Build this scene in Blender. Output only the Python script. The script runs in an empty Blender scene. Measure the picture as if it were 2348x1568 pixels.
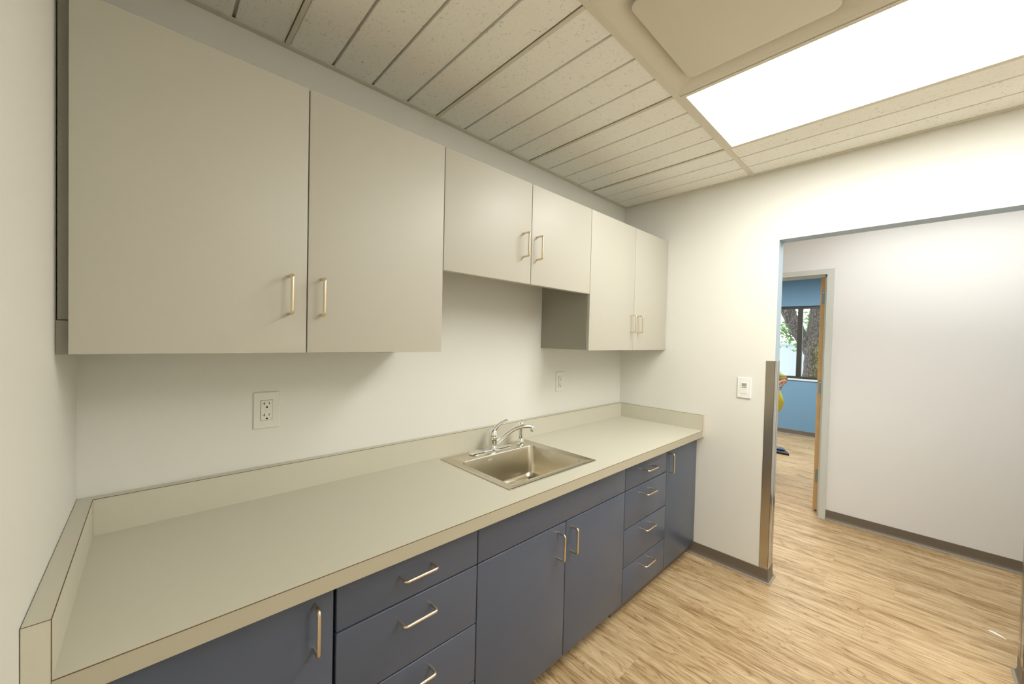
import bpy, bmesh, math, random
from mathutils import Vector, Matrix
random.seed(7)
S = bpy.context.scene
COL = S.collection

# ------------------------------------------------------------------ camera
CAM = dict(x=0.152, y=-1.5851, z=1.4293, yaw=-42.7291, pitch=-1.0889, roll=1.3277, f=876.245, px=1156.0927, py=792.6468)
def make_camera():
    y, t, r = (math.radians(CAM[k]) for k in ('yaw', 'pitch', 'roll'))
    F = Vector((-math.sin(y)*math.cos(t), math.cos(y)*math.cos(t), math.sin(t)))
    R = Vector((math.cos(y), math.sin(y), 0)); U = R.cross(F)
    R2 = R*math.cos(r) + U*math.sin(r); U2 = -R*math.sin(r) + U*math.cos(r)
    cd = bpy.data.cameras.new('camera'); co = bpy.data.objects.new('camera', cd); COL.objects.link(co)
    m = Matrix((R2, U2, -F)).transposed().to_4x4(); m.translation = (CAM['x'], CAM['y'], CAM['z'])
    co.matrix_world = m
    cd.sensor_fit = 'HORIZONTAL'; cd.sensor_width = 36
    cd.lens = CAM['f']*36/2348
    cd.shift_x = (1174-CAM['px'])/2348; cd.shift_y = (CAM['py']-784)/2348
    cd.clip_start = 0.02; cd.clip_end = 200
    S.camera = co
make_camera()

# ------------------------------------------------------------------ world and exposure
w = bpy.data.worlds.new('daylight'); S.world = w; w.use_nodes = True
bg = w.node_tree.nodes['Background']
bg.inputs[0].default_value = (0.86, 0.93, 1.0, 1); bg.inputs[1].default_value = 2.2
S.view_settings.view_transform = 'Standard'; S.view_settings.look = 'None'
S.view_settings.gamma = 1; S.view_settings.use_curve_mapping = False
S.view_settings.exposure = 0.80
KITCHEN_LIGHT = ((1.0, 0.99, 0.95), 8.0)
HALL_LIGHT = ((1.0, 1.0, 0.98), 4.3)
BLUE_LIGHT = ((1.0, 0.98, 0.94), 13.0)

# ------------------------------------------------------------------ measures (metres)
L = 2.870; H = 2.465; D = 0.635; HC = 0.849; HS = 0.9522; TS = 0.0336; TC = 0.0418
DU = 0.352; Z1 = 1.3719; Z2 = 2.1499; Z3 = 1.6833
DB = 0.5896; ZT = 0.0705; Y1 = -1.0125; Y2 = -1.928; HO = 2.048; WT = 0.105
SOUTH = -3.75; L2 = 4.251; L2B = 4.361; L3 = 7.69

# ------------------------------------------------------------------ helpers
ORG = {}
def prop(o, label=None, cat=None, group=None, kind=None):
    if label: o['label'] = label
    if cat: o['category'] = cat
    if group: o['group'] = group
    if kind: o['kind'] = kind
    return o
def thing(name, loc, label, cat, group=None):
    o = bpy.data.objects.new(name, None); COL.objects.link(o); o.location = loc
    o.empty_display_size = 0.05; ORG[o.name] = Vector(loc)
    return prop(o, label, cat, group)
def obj(name, bm, mat, parent=None, origin=None, smooth=False):
    """links bm (built in world coordinates) as one mesh object"""
    if parent is not None: org = ORG[parent.name]
    elif origin is not None: org = Vector(origin)
    else: org = Vector((0, 0, 0))
    bmesh.ops.recalc_face_normals(bm, faces=bm.faces)
    bmesh.ops.translate(bm, verts=bm.verts, vec=-org)
    me = bpy.data.meshes.new(name); bm.to_mesh(me); bm.free()
    if isinstance(mat, (list, tuple)):
        for q in mat: me.materials.append(q)
    else: me.materials.append(mat)
    if smooth:
        for p in me.polygons: p.use_smooth = True
        try: me.set_sharp_from_angle(angle=math.radians(40))
        except Exception: pass
    o = bpy.data.objects.new(name, me); COL.objects.link(o)
    if parent is not None: o.parent = parent
    else: o.location = org
    ORG[o.name] = org
    return o
def struct(name, bm, mat, parent=None, smooth=False):
    o = obj(name, bm, mat, parent, smooth=smooth)
    if parent is None: o['kind'] = 'structure'
    return o
def bx(bm, x0, x1, y0, y1, z0, z1, bev=0, mi=0, seg=1):
    x0, x1 = sorted((x0, x1)); y0, y1 = sorted((y0, y1)); z0, z1 = sorted((z0, z1))
    vs = [bm.verts.new((x, y, z)) for x in (x0, x1) for y in (y0, y1) for z in (z0, z1)]
    fs = [bm.faces.new([vs[i] for i in q]) for q in ((0,1,3,2),(4,6,7,5),(0,4,5,1),(2,3,7,6),(0,2,6,4),(1,5,7,3))]
    for f in fs: f.material_index = mi
    if bev:
        es = list({e for f in fs for e in f.edges})
        r = bmesh.ops.bevel(bm, geom=es, offset=bev, segments=seg, affect='EDGES', profile=0.5)
        for f in r['faces']: f.material_index = mi
    return bm
def box(*a, **k): return bx(bmesh.new(), *a, **k)
def panel(axis, a0, a1, us, vs, holes, bm=None):
    """slab with rectangular holes: axis = thickness axis, us/vs = grid lines on the other two, holes = set of cells (i, j)"""
    bm = bm or bmesh.new()
    def P(a, u, v):
        return {0: (a, u, v), 1: (u, a, v), 2: (u, v, a)}[axis]
    cache = {}
    def V(k, i, j):
        if (k, i, j) not in cache: cache[(k, i, j)] = bm.verts.new(P((a0, a1)[k], us[i], vs[j]))
        return cache[(k, i, j)]
    nu, nv = len(us)-1, len(vs)-1
    solid = lambda i, j: 0 <= i < nu and 0 <= j < nv and (i, j) not in holes
    for i in range(nu):
        for j in range(nv):
            if not solid(i, j): continue
            for k in (0, 1): bm.faces.new([V(k, i, j), V(k, i+1, j), V(k, i+1, j+1), V(k, i, j+1)])
            for (di, dj, p, q) in ((-1,0,(i,j),(i,j+1)), (1,0,(i+1,j),(i+1,j+1)), (0,-1,(i,j),(i+1,j)), (0,1,(i,j+1),(i+1,j+1))):
                if not solid(i+di, j+dj): bm.faces.new([V(0,*p), V(0,*q), V(1,*q), V(1,*p)])
    return bm
def ring(bm, pts): return [bm.verts.new(p) for p in pts]
def bridge(bm, a, b, mi=0):
    n = len(a)
    for i in range(n):
        f = bm.faces.new([a[i], a[(i+1) % n], b[(i+1) % n], b[i]]); f.material_index = mi
def tube(bm, path, rad, n=12, caps=True, mi=0, squash=None):
    """tube along path; rad = number or list; squash = (vector, factor) flattens the section along a direction"""
    path = [Vector(p) for p in path]; m = len(path)
    rad = rad if isinstance(rad, (list, tuple)) else [rad]*m
    prev = None; N = None; rings = []
    for i in range(m):
        t = (path[min(i+1, m-1)] - path[max(i-1, 0)]).normalized()
        if N is None:
            N = t.orthogonal().normalized()
        else:
            N = (N - t*N.dot(t)).normalized()
        B = t.cross(N)
        pts = []
        for k in range(n):
            a = 2*math.pi*k/n; off = (N*math.cos(a) + B*math.sin(a))*rad[i]
            if squash:
                d, fct = squash; d = Vector(d).normalized(); off = off - d*off.dot(d)*(1-fct)
            pts.append(path[i]+off)
        rings.append(ring(bm, pts))
    for a, b in zip(rings, rings[1:]): bridge(bm, a, b, mi)
    if caps:
        bm.faces.new(rings[0]).material_index = mi; bm.faces.new(rings[-1]).material_index = mi
    return bm
def smooth_path(pts, sub=6):
    pts = [Vector(p) for p in pts]; out = []
    for i in range(len(pts)-1):
        p0 = pts[max(i-1, 0)]; p1 = pts[i]; p2 = pts[i+1]; p3 = pts[min(i+2, len(pts)-1)]
        for s in range(sub):
            t = s/sub
            out.append(0.5*((2*p1)+(p2-p0)*t+(2*p0-5*p1+4*p2-p3)*t*t+(3*p1-p0-3*p2+p3)*t**3))
    out.append(pts[-1]); return out
def lathe(bm, c, prof, n=28, axis=2, mi=0):
    """prof = list of (radius, height) about a vertical axis through c"""
    rs = []
    for r, h in prof:
        pts = []
        for k in range(n):
            a = 2*math.pi*k/n; u, v = r*math.cos(a), r*math.sin(a)
            pts.append({2: (c[0]+u, c[1]+v, c[2]+h), 1: (c[0]+u, c[1]+h, c[2]+v), 0: (c[0]+h, c[1]+u, c[2]+v)}[axis])
        rs.append(ring(bm, pts))
    for a, b in zip(rs, rs[1:]): bridge(bm, a, b, mi)
    bm.faces.new(rs[0]).material_index = mi; bm.faces.new(rs[-1]).material_index = mi
    return bm
def rrect(x0, x1, y0, y1, r, n=6):
    x0, x1 = sorted((x0, x1)); y0, y1 = sorted((y0, y1)); r = max(min(r, (x1-x0)/2-1e-5, (y1-y0)/2-1e-5), 1e-5)
    pts = []
    for cx, cy, a0 in ((x1-r, y1-r, 0), (x0+r, y1-r, 90), (x0+r, y0+r, 180), (x1-r, y0+r, 270)):
        for k in range(n+1):
            a = math.radians(a0+90*k/n); pts.append((cx+r*math.cos(a), cy+r*math.sin(a)))
    return pts
def loft_rr(bm, levels, axis=2, cap0=True, cap1=True, n=6, mi=0):
    """levels: (x0,x1,y0,y1,r,z) rounded rectangles joined one to the next"""
    rs = []
    for x0, x1, y0, y1, r, z in levels:
        pts = rrect(x0, x1, y0, y1, r, n)
        rs.append(ring(bm, [{2: (u, v, z), 1: (u, z, v), 0: (z, u, v)}[axis] for u, v in pts]))
    for a, b in zip(rs, rs[1:]): bridge(bm, a, b, mi)
    if cap0: bm.faces.new(rs[0]).material_index = mi
    if cap1: bm.faces.new(rs[-1]).material_index = mi
    return bm

# ------------------------------------------------------------------ materials
def mat(name, color, rough=0.5, metal=0.0, spec=0.5, bump=0, bscale=200, bdist=0.001, coat=0, aniso=None, emit=None, vary=0, vscale=4):
    m = bpy.data.materials.new(name); m.use_nodes = True; nt = m.node_tree; b = nt.nodes['Principled BSDF']
    b.inputs['Base Color'].default_value = (*color, 1); b.inputs['Roughness'].default_value = rough
    b.inputs['Metallic'].default_value = metal; b.inputs['Specular IOR Level'].default_value = spec
    if coat: b.inputs['Coat Weight'].default_value = coat
    tc = nt.nodes.new('ShaderNodeTexCoord')
    if bump:
        n = nt.nodes.new('ShaderNodeTexNoise'); n.inputs['Scale'].default_value = bscale; n.inputs['Detail'].default_value = 4
        if aniso:
            mp = nt.nodes.new('ShaderNodeMapping'); mp.inputs['Scale'].default_value = aniso
            nt.links.new(tc.outputs['Object'], mp.inputs[0]); nt.links.new(mp.outputs[0], n.inputs['Vector'])
        else: nt.links.new(tc.outputs['Object'], n.inputs['Vector'])
        bp = nt.nodes.new('ShaderNodeBump'); bp.inputs['Strength'].default_value = bump; bp.inputs['Distance'].default_value = bdist
        nt.links.new(n.outputs['Fac'], bp.inputs['Height']); nt.links.new(bp.outputs[0], b.inputs['Normal'])
    if vary:
        n = nt.nodes.new('ShaderNodeTexNoise'); n.inputs['Scale'].default_value = vscale; n.inputs['Detail'].default_value = 3
        nt.links.new(tc.outputs['Object'], n.inputs['Vector'])
        mx = nt.nodes.new('ShaderNodeMix'); mx.data_type = 'RGBA'
        mx.inputs['A'].default_value = (*[c*(1-vary) for c in color], 1); mx.inputs['B'].default_value = (*[min(1, c*(1+vary)) for c in color], 1)
        nt.links.new(n.outputs['Fac'], mx.inputs['Factor']); nt.links.new(mx.outputs['Result'], b.inputs['Base Color'])
    if emit:
        b.inputs['Emission Color'].default_value = (*emit[0], 1); b.inputs['Emission Strength'].default_value = emit[1]
    return m
M = {}
M['wall'] = mat('white_wall_paint', (0.795, 0.79, 0.735), 0.55, spec=0.3, bump=0.15, bscale=260, bdist=0.0006)
M['hallwall'] = mat('cool_white_wall_paint', (0.80, 0.80, 0.79), 0.55, spec=0.3, bump=0.15, bscale=260, bdist=0.0006)
M['bluewall'] = mat('blue_wall_paint', (0.19, 0.345, 0.50), 0.5, spec=0.3, bump=0.1, bscale=260, bdist=0.0006)
M['reveal'] = mat('pale_blue_paint', (0.46, 0.58, 0.68), 0.45, spec=0.3, bump=0.2, bscale=300, bdist=0.0006)
M['upper'] = mat('greige_laminate', (0.52, 0.505, 0.43), 0.48, spec=0.85, bump=0.05, bscale=500, bdist=0.0004)
M['upper_shade'] = mat('greige_laminate_shaded', (0.34, 0.33, 0.27), 0.45)  # darker greige copy for bodies and fillers; side panel's shade put into the colour
M['dark'] = mat('gap_shade_dark', (0.02, 0.02, 0.018), 0.8)  # near-black carcass and sink toe kick: gap and recess shade put into the colour
M['base'] = mat('slate_blue_laminate', (0.083, 0.102, 0.147), 0.30, spec=0.5, bump=0.12, bscale=420, bdist=0.0005)
M['top'] = mat('beige_worktop_laminate', (0.62, 0.595, 0.485), 0.40, spec=0.4, bump=0.05, bscale=600, bdist=0.0003, vary=0.015, vscale=30)
M['seam'] = mat('brown_laminate_edge_line', (0.16, 0.10, 0.05), 0.6)
M['nickel'] = mat('warm_satin_nickel', (0.80, 0.68, 0.50), 0.24, metal=1)
M['chrome'] = mat('polished_chrome', (0.86, 0.87, 0.87), 0.06, metal=1)
M['steel'] = mat('brushed_sink_steel', (0.62, 0.57, 0.46), 0.27, metal=1, bump=0.12, bscale=60, bdist=0.0004, aniso=(1, 14, 14))
M['guard'] = mat('brushed_guard_steel', (0.55, 0.50, 0.42), 0.22, metal=1, bump=0.10, bscale=60, bdist=0.0003, aniso=(12, 12, 0.6))
M['cove'] = mat('taupe_rubber_base', (0.165, 0.135, 0.100), 0.45, bump=0.1, bscale=120, bdist=0.0005)
M['covelip'] = mat('taupe_rubber_toe', (0.30, 0.265, 0.215), 0.35)
M['plastic'] = mat('white_plastic', (0.80, 0.79, 0.72), 0.35)
M['plastic2'] = mat('bright_white_plastic', (0.88, 0.88, 0.85), 0.3)
M['black'] = mat('black_slot', (0.01, 0.01, 0.01), 0.6)
M['tee'] = mat('painted_grid_steel', (0.70, 0.66, 0.54), 0.4)
M['plenum'] = mat('tile_groove', (0.80, 0.76, 0.62), 0.9)
M['diffuser_metal'] = mat('cream_diffuser_metal', (0.72, 0.67, 0.55), 0.45)
M['frame_metal'] = mat('grey_white_door_frame', (0.60, 0.62, 0.58), 0.4)
M['doorwood'] = mat('honey_wood_edge', (0.66, 0.42, 0.18), 0.4, bump=0.2, bscale=40, bdist=0.001, aniso=(6, 6, 0.4), vary=0.2, vscale=9)
M['hinge'] = mat('grey_hinge_steel', (0.30, 0.36, 0.37), 0.4, metal=0.8)
M['bronze'] = mat('dark_bronze_window_frame', (0.035, 0.03, 0.025), 0.4)
M['sill'] = mat('white_window_sill', (0.75, 0.80, 0.85), 0.4)
M['litk'] = mat('lit_lens_warm', (0.9, 0.9, 0.85), 0.4, emit=KITCHEN_LIGHT)
M['lith'] = mat('lit_lens_hall', (0.9, 0.9, 0.85), 0.4, emit=HALL_LIGHT)
M['litb'] = mat('lit_lens_blue_room', (0.9, 0.9, 0.85), 0.4, emit=BLUE_LIGHT)
M['ceilpaint'] = mat('painted_board', (0.75, 0.73, 0.66), 0.7)
M['paper'] = mat('white_paper', (0.9, 0.9, 0.9), 0.6)
M['lcd'] = mat('grey_lcd', (0.35, 0.38, 0.30), 0.3)

def tile_material():
    m = bpy.data.materials.new('fissured_ceiling_tile'); m.use_nodes = True; nt = m.node_tree; b = nt.nodes['Principled BSDF']
    b.inputs['Roughness'].default_value = 0.9; b.inputs['Specular IOR Level'].default_value = 0.15
    tc = nt.nodes.new('ShaderNodeTexCoord')
    mp = nt.nodes.new('ShaderNodeMapping'); mp.inputs['Scale'].default_value = (1, 1, 1)
    nt.links.new(tc.outputs['Object'], mp.inputs[0])
    n1 = nt.nodes.new('ShaderNodeTexNoise'); n1.inputs['Scale'].default_value = 95; n1.inputs['Detail'].default_value = 5; n1.inputs['Roughness'].default_value = 0.7; n1.inputs['Distortion'].default_value = 1.5
    n2 = nt.nodes.new('ShaderNodeTexNoise'); n2.inputs['Scale'].default_value = 5; n2.inputs['Detail'].default_value = 2
    nt.links.new(mp.outputs[0], n1.inputs['Vector']); nt.links.new(mp.outputs[0], n2.inputs['Vector'])
    r1 = nt.nodes.new('ShaderNodeValToRGB'); r1.color_ramp.elements[0].position = 0.33; r1.color_ramp.elements[1].position = 0.40
    r1.color_ramp.elements[0].color = (0.48, 0.44, 0.33, 1); r1.color_ramp.elements[1].color = (0.955, 0.94, 0.87, 1)
    nt.links.new(n1.outputs['Fac'], r1.inputs[0]); nt.links.new(r1.outputs[0], b.inputs['Base Color'])
    bp = nt.nodes.new('ShaderNodeBump'); bp.inputs['Strength'].default_value = 0.35; bp.inputs['Distance'].default_value = 0.002
    nt.links.new(n1.outputs['Fac'], bp.inputs['Height']); nt.links.new(bp.outputs[0], b.inputs['Normal'])
    return m
M['tile'] = tile_material()

def floor_material():
    """oak-look vinyl planks running along y, random end joints, wavy grain"""
    m = bpy.data.materials.new('oak_vinyl_planks'); m.use_nodes = True; nt = m.node_tree; b = nt.nodes['Principled BSDF']
    N = nt.nodes.new; Lk = nt.links.new
    def math_(op, a, c=None, d=None):
        n = N('ShaderNodeMath'); n.operation = op
        for k, v in enumerate((a, c, d)):
            if v is None: continue
            if isinstance(v, (int, float)): n.inputs[k].default_value = v
            else: Lk(v, n.inputs[k])
        return n.outputs[0]
    PW, PL = 0.185, 1.5
    tc = N('ShaderNodeTexCoord'); sep = N('ShaderNodeSeparateXYZ'); Lk(tc.outputs['Object'], sep.inputs[0])
    u = math_('DIVIDE', math_('ADD', sep.outputs['X'], 0.052), PW); row = math_('FLOOR', u); fu = math_('FRACT', u)
    wn = N('ShaderNodeTexWhiteNoise'); wn.noise_dimensions = '1D'; Lk(row, wn.inputs['W'])
    v = math_('ADD', math_('DIVIDE', sep.outputs['Y'], PL), wn.outputs['Value']); col = math_('FLOOR', v); fv = math_('FRACT', v)
    cmb = N('ShaderNodeCombineXYZ'); Lk(row, cmb.inputs[0]); Lk(col, cmb.inputs[1])
    wid = N('ShaderNodeTexWhiteNoise'); wid.noise_dimensions = '2D'; Lk(cmb.outputs[0], wid.inputs['Vector'])
    # seams: distance to the plank edges in metres
    du = math_('MULTIPLY', math_('MINIMUM', fu, math_('SUBTRACT', 1.0, fu)), PW)
    dv = math_('MULTIPLY', math_('MINIMUM', fv, math_('SUBTRACT', 1.0, fv)), PL)
    seam = math_('LESS_THAN', math_('MINIMUM', du, dv), 0.0007)
    # grain coordinates: y stretched, shifted for each plank
    gz = math_('MULTIPLY', wid.outputs['Value'], 23.0)
    def stretched(sy, sx):
        c = N('ShaderNodeCombineXYZ'); Lk(math_('MULTIPLY', sep.outputs['Y'], sy), c.inputs[0]); Lk(math_('MULTIPLY', sep.outputs['X'], sx), c.inputs[1]); Lk(gz, c.inputs[2]); return c.outputs[0]
    def noise(vec, sc, det, ro, dis):
        n = N('ShaderNodeTexNoise'); n.inputs['Scale'].default_value = sc; n.inputs['Detail'].default_value = det
        n.inputs['Roughness'].default_value = ro; n.inputs['Distortion'].default_value = dis; Lk(vec, n.inputs['Vector']); return n.outputs['Fac']
    broad = noise(stretched(1.0, 9.0), 2.0, 3, 0.5, 0.8)
    mid = noise(stretched(1.9, 34.0), 2.0, 7, 0.68, 1.2)
    fine = noise(stretched(7.0, 230.0), 2.0, 4, 0.6, 0.3)
    # thin wavy growth lines from the contour lines of a slow field
    fld = noise(stretched(0.55, 4.6), 1.6, 2.5, 0.5, 0.9)
    saw = math_('PINGPONG', math_('MULTIPLY', fld, 21.0), 0.5)
    line = math_('POWER', math_('SUBTRACT', 1.0, math_('MULTIPLY', saw, 2.0)), 5.0)
    t = math_('MULTIPLY_ADD', broad, 0.42, math_('MULTIPLY', mid, 0.58))
    t = math_('MULTIPLY_ADD', math_('SUBTRACT', fine, 0.5), 0.55, t)
    t = math_('MULTIPLY_ADD', line, -0.125, t)
    t = math_('MULTIPLY_ADD', math_('SUBTRACT', wid.outputs['Value'], 0.5), 0.03, t)
    cr = N('ShaderNodeValToRGB'); e = cr.color_ramp.elements
    e[0].position = 0.27; e[0].color = (0.20, 0.12, 0.05, 1)
    e[1].position = 0.68; e[1].color = (0.70, 0.555, 0.35, 1)
    for p, c in ((0.38, (0.31, 0.20, 0.09, 1)), (0.46, (0.45, 0.31, 0.16, 1)), (0.55, (0.56, 0.41, 0.235, 1))):
        q = e.new(p); q.color = c
    Lk(t, cr.inputs[0])
    mx = N('ShaderNodeMix'); mx.data_type = 'RGBA'; Lk(math_('MULTIPLY', seam, 0.35), mx.inputs['Factor']); Lk(cr.outputs[0], mx.inputs['A']); mx.inputs['B'].default_value = (0.30, 0.20, 0.10, 1)
    Lk(mx.outputs['Result'], b.inputs['Base Color'])
    b.inputs['Roughness'].default_value = 0.5; b.inputs['Specular IOR Level'].default_value = 0.35
    bp = N('ShaderNodeBump'); bp.inputs['Strength'].default_value = 0.2; bp.inputs['Distance'].default_value = 0.001
    Lk(t, bp.inputs['Height']); Lk(bp.outputs[0], b.inputs['Normal'])
    return m
M['floor'] = floor_material()

def glass_material():
    m = bpy.data.materials.new('window_glass'); m.use_nodes = True; nt = m.node_tree
    for n in list(nt.nodes): nt.nodes.remove(n)
    o = nt.nodes.new('ShaderNodeOutputMaterial'); t = nt.nodes.new('ShaderNodeBsdfTransparent'); g = nt.nodes.new('ShaderNodeBsdfGlossy')
    g.inputs['Roughness'].default_value = 0.02; t.inputs[0].default_value = (0.93, 0.96, 0.95, 1)
    mx = nt.nodes.new('ShaderNodeMixShader'); mx.inputs[0].default_value = 0.05
    nt.links.new(t.outputs[0], mx.inputs[1]); nt.links.new(g.outputs[0], mx.inputs[2]); nt.links.new(mx.outputs[0], o.inputs[0])
    return m
M['glass'] = glass_material()

def bark_material():
    m = bpy.data.materials.new('rough_bark'); m.use_nodes = True; nt = m.node_tree; b = nt.nodes['Principled BSDF']
    b.inputs['Roughness'].default_value = 0.9
    tc = nt.nodes.new('ShaderNodeTexCoord'); mp = nt.nodes.new('ShaderNodeMapping'); mp.inputs['Scale'].default_value = (1, 1, 0.35)
    nt.links.new(tc.outputs['Object'], mp.inputs[0])
    v = nt.nodes.new('ShaderNodeTexVoronoi'); v.inputs['Scale'].default_value = 34; v.feature = 'DISTANCE_TO_EDGE'
    n = nt.nodes.new('ShaderNodeTexNoise'); n.inputs['Scale'].default_value = 12; n.inputs['Detail'].default_value = 6
    ad = nt.nodes.new('ShaderNodeMix'); ad.data_type = 'VECTOR'; ad.inputs['Factor'].default_value = 0.12
    nt.links.new(mp.outputs[0], n.inputs['Vector']); nt.links.new(mp.outputs[0], ad.inputs['A']); nt.links.new(n.outputs['Color'], ad.inputs['B'])
    nt.links.new(ad.outputs['Result'], v.inputs['Vector'])
    r = nt.nodes.new('ShaderNodeValToRGB'); r.color_ramp.elements[0].position = 0.0; r.color_ramp.elements[1].position = 0.25
    r.color_ramp.elements[0].color = (0.035, 0.022, 0.014, 1); r.color_ramp.elements[1].color = (0.26, 0.19, 0.14, 1)
    nt.links.new(v.outputs['Distance'], r.inputs[0]); nt.links.new(r.outputs[0], b.inputs['Base Color'])
    bp = nt.nodes.new('ShaderNodeBump'); bp.inputs['Strength'].default_value = 1; bp.inputs['Distance'].default_value = 0.03
    nt.links.new(v.outputs['Distance'], bp.inputs['Height']); nt.links.new(bp.outputs[0], b.inputs['Normal'])
    return m
M['bark'] = bark_material()

# ------------------------------------------------------------------ the shell: kitchen
struct('floor', box(-0.1, L3+0.1, -4.6, 2.2, -0.12, 0), M['floor'])
struct('wall_back', box(-0.1, L+WT, 0, 0.1, 0, H+0.15), M['wall'])
struct('wall_left', box(-0.1, 0, SOUTH-0.1, 0, 0, H+0.15), M['wall'])
struct('wall_south', box(0, L, SOUTH-0.1, SOUTH, 0, H+0.15), M['wall'])
bm = panel(0, L, L+WT, [SOUTH-0.1, Y2, Y1, 0.0], [0, HO, H+0.15], {(1, 0)})
wr = struct('wall_right', bm, [M['wall'], M['reveal']])
for p in wr.data.polygons:      # the inside faces of the opening wear the pale blue paint
    c = p.center; n = p.normal
    if (abs(n.y) > 0.9 and Y2-0.01 < c.y < Y1+0.01) or (n.z < -0.9 and abs(c.z-HO) < 0.01): p.material_index = 1
    if n.x > 0.9: p.material_index = 0
# hall
HN, HSO = 2.0, -4.5
struct('wall_hall_north', box(L+WT, L2, HN, HN+0.1, 0, H+0.15), M['hallwall'])
struct('wall_hall_west', box(L, L+WT, 0.1, HN+0.1, 0, H+0.15), M['hallwall'])
struct('wall_hall_south_west', box(L, L+WT, HSO-0.1, SOUTH-0.1, 0, H+0.15), M['hallwall'])
struct('wall_hall_south', box(L+WT, L2, HSO-0.1, HSO, 0, H+0.15), M['hallwall'])
DY0, DY1, DZ = -1.0615, -0.10, 2.022            # clear opening of the far doorway
D2A, D2B = -3.06, -2.135                         # a second doorway at the end of the hall wall
bm = panel(0, L2, L2B, [HSO-0.1, D2A, D2B, DY0-0.012, DY1+0.012, HN+0.1], [0, DZ+0.012, H+0.15], {(3, 0), (1, 0)})
struct('wall_hall_east', bm, M['hallwall'])
# blue room
BN, BS = 1.9, -1.75
struct('wall_blue_north', box(L2B, L3, BN, BN+0.1, 0, H+0.15), M['bluewall'])
struct('wall_blue_south', box(L2B, L3, BS-0.1, BS, 0, H+0.15), M['bluewall'])
WY0, WY1, WZ0, WZ1 = -1.02, 0.46, 0.895, 2.05
bm = panel(0, L3, L3+0.14, [BS-0.1, WY0, WY1, BN+0.1], [0, WZ0, WZ1, H+0.15], {(1, 1)})
struct('wall_blue_east', bm, M['bluewall'])
struct('wall_beyond', box(L2B+0.9, L2B+1.0, -4.6, BS-0.1, 0, H+0.15), M['hallwall'])
struct('ceiling_blue_room', box(L2B, L3+0.1, BS-0.1, BN+0.1, H, H+0.12), M['ceilpaint'])
struct('ceiling_hall', box(L+WT, L2B-0.11, HSO-0.1, HN+0.1, H, H+0.12), M['ceilpaint'])
struct('ceiling_beyond', box(L2B, L2B+1.0, -4.6, BS-0.1, H, H+0.12), M['ceilpaint'])

# suspended ceiling over the kitchen: plank-scored tiles in a steel grid
TEE0 = 0.505; TP = 0.6315; TEEY = -0.8645; TW = 0.024
bmc = box(-0.1, L+0.05, SOUTH-0.1, 0.1, H+0.10, H+0.15)
ceil = struct('ceiling', bmc, M['plenum'])
xs = [TEE0 + TP*k for k in range(-1, 5)]         # cross runners (the first lies outside the room)
cells_x = []
edges = [0.0] + [x for x in xs if 0.02 < x < L-0.02] + [L]
def boards(x0, x1, y0, y1):
    bmt = bmesh.new()
    # boards keep the 0.158 m pitch counted from the runner grid
    k = math.floor((x0-TEE0)/(TP/4)+1e-6)
    lines = [x0]
    x = TEE0 + (k+1)*TP/4
    while x < x1-0.01: lines.append(x); x += TP/4
    lines.append(x1)
    g = 0.0050
    for i, (a, b) in enumerate(zip(lines, lines[1:])):
        aa = a + (g if i else 0.010); bb = b - (g if i < len(lines)-2 else 0.010)
        bx(bmt, aa, bb, y0+0.008, y1-0.008, H+0.001, H+0.014, bev=0.0012)
    bx(bmt, x0+0.004, x1-0.004, y0+0.004, y1-0.004, H+0.0141, H+0.022, mi=1)
    return obj('ceiling_tile', bmt, [M['tile'], M['plenum']], ceil)
TY = [-0.002, TEEY, TEEY-0.6315, TEEY-1.27, TEEY-2.54, SOUTH]
LIGHT = (xs[3], xs[4], TEEY, TEEY-1.27)          # x0 x1 y1 y0 of the troffer cell
for a, b in zip(edges, edges[1:]):
    for i, (y1, y0) in enumerate(zip(TY, TY[1:])):
        if abs(a-LIGHT[0]) < 0.01 and i in (1, 2): continue
        if abs(a-xs[2]) < 0.01 and i in (1, 3): continue
        if a > xs[4]-0.01 and i == 2: continue
        boards(a, b, TY[3] if a > xs[4]-0.01 and i == 1 else y0, y1)
def tee(x0, x1, y0, y1):
    return obj('grid_runner', box(x0, x1, y0, y1, H-0.0035, H+0.0005, bev=0.0006), M['tee'], ceil)
for y in (TEEY,): tee(0.022, L-0.022, y-TW/2, y+TW/2)
tee(0.022, xs[3]-0.0115, TY[2]-0.011, TY[2]+0.011)
tee(xs[2]+0.0115, L-0.022, TY[3]-TW/2, TY[3]+TW/2); tee(0.022, xs[1]-0.0115, TY[3]-TW/2, TY[3]+TW/2); tee(0.022, L-0.022, TY[4]-TW/2, TY[4]+TW/2)
for x in [q for q in xs if 0.02 < q < L-0.02]:
    tee(x-0.0075, x+0.0075, TEEY+TW/2+0.0005, -0.022)
    tee(x-0.011, x+0.011, TY[4]+TW/2+0.0005, TEEY-TW/2-0.0005)
    tee(x-0.011, x+0.011, SOUTH+0.022, TY[4]-TW/2-0.0005)
def angle(name, x0, x1, y0, y1): return struct(name, box(x0, x1, y0, y1, H-0.0035, H+0.0005), M['tee'])
angle('trim_1', 0, L, -0.024, 0); angle('trim_2', L-0.024, L, SOUTH, -0.024)
angle('trim_3', 0, 0.022, SOUTH, -0.024); angle('trim_4', 0.022, L-0.024, SOUTH, SOUTH+0.022)

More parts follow.
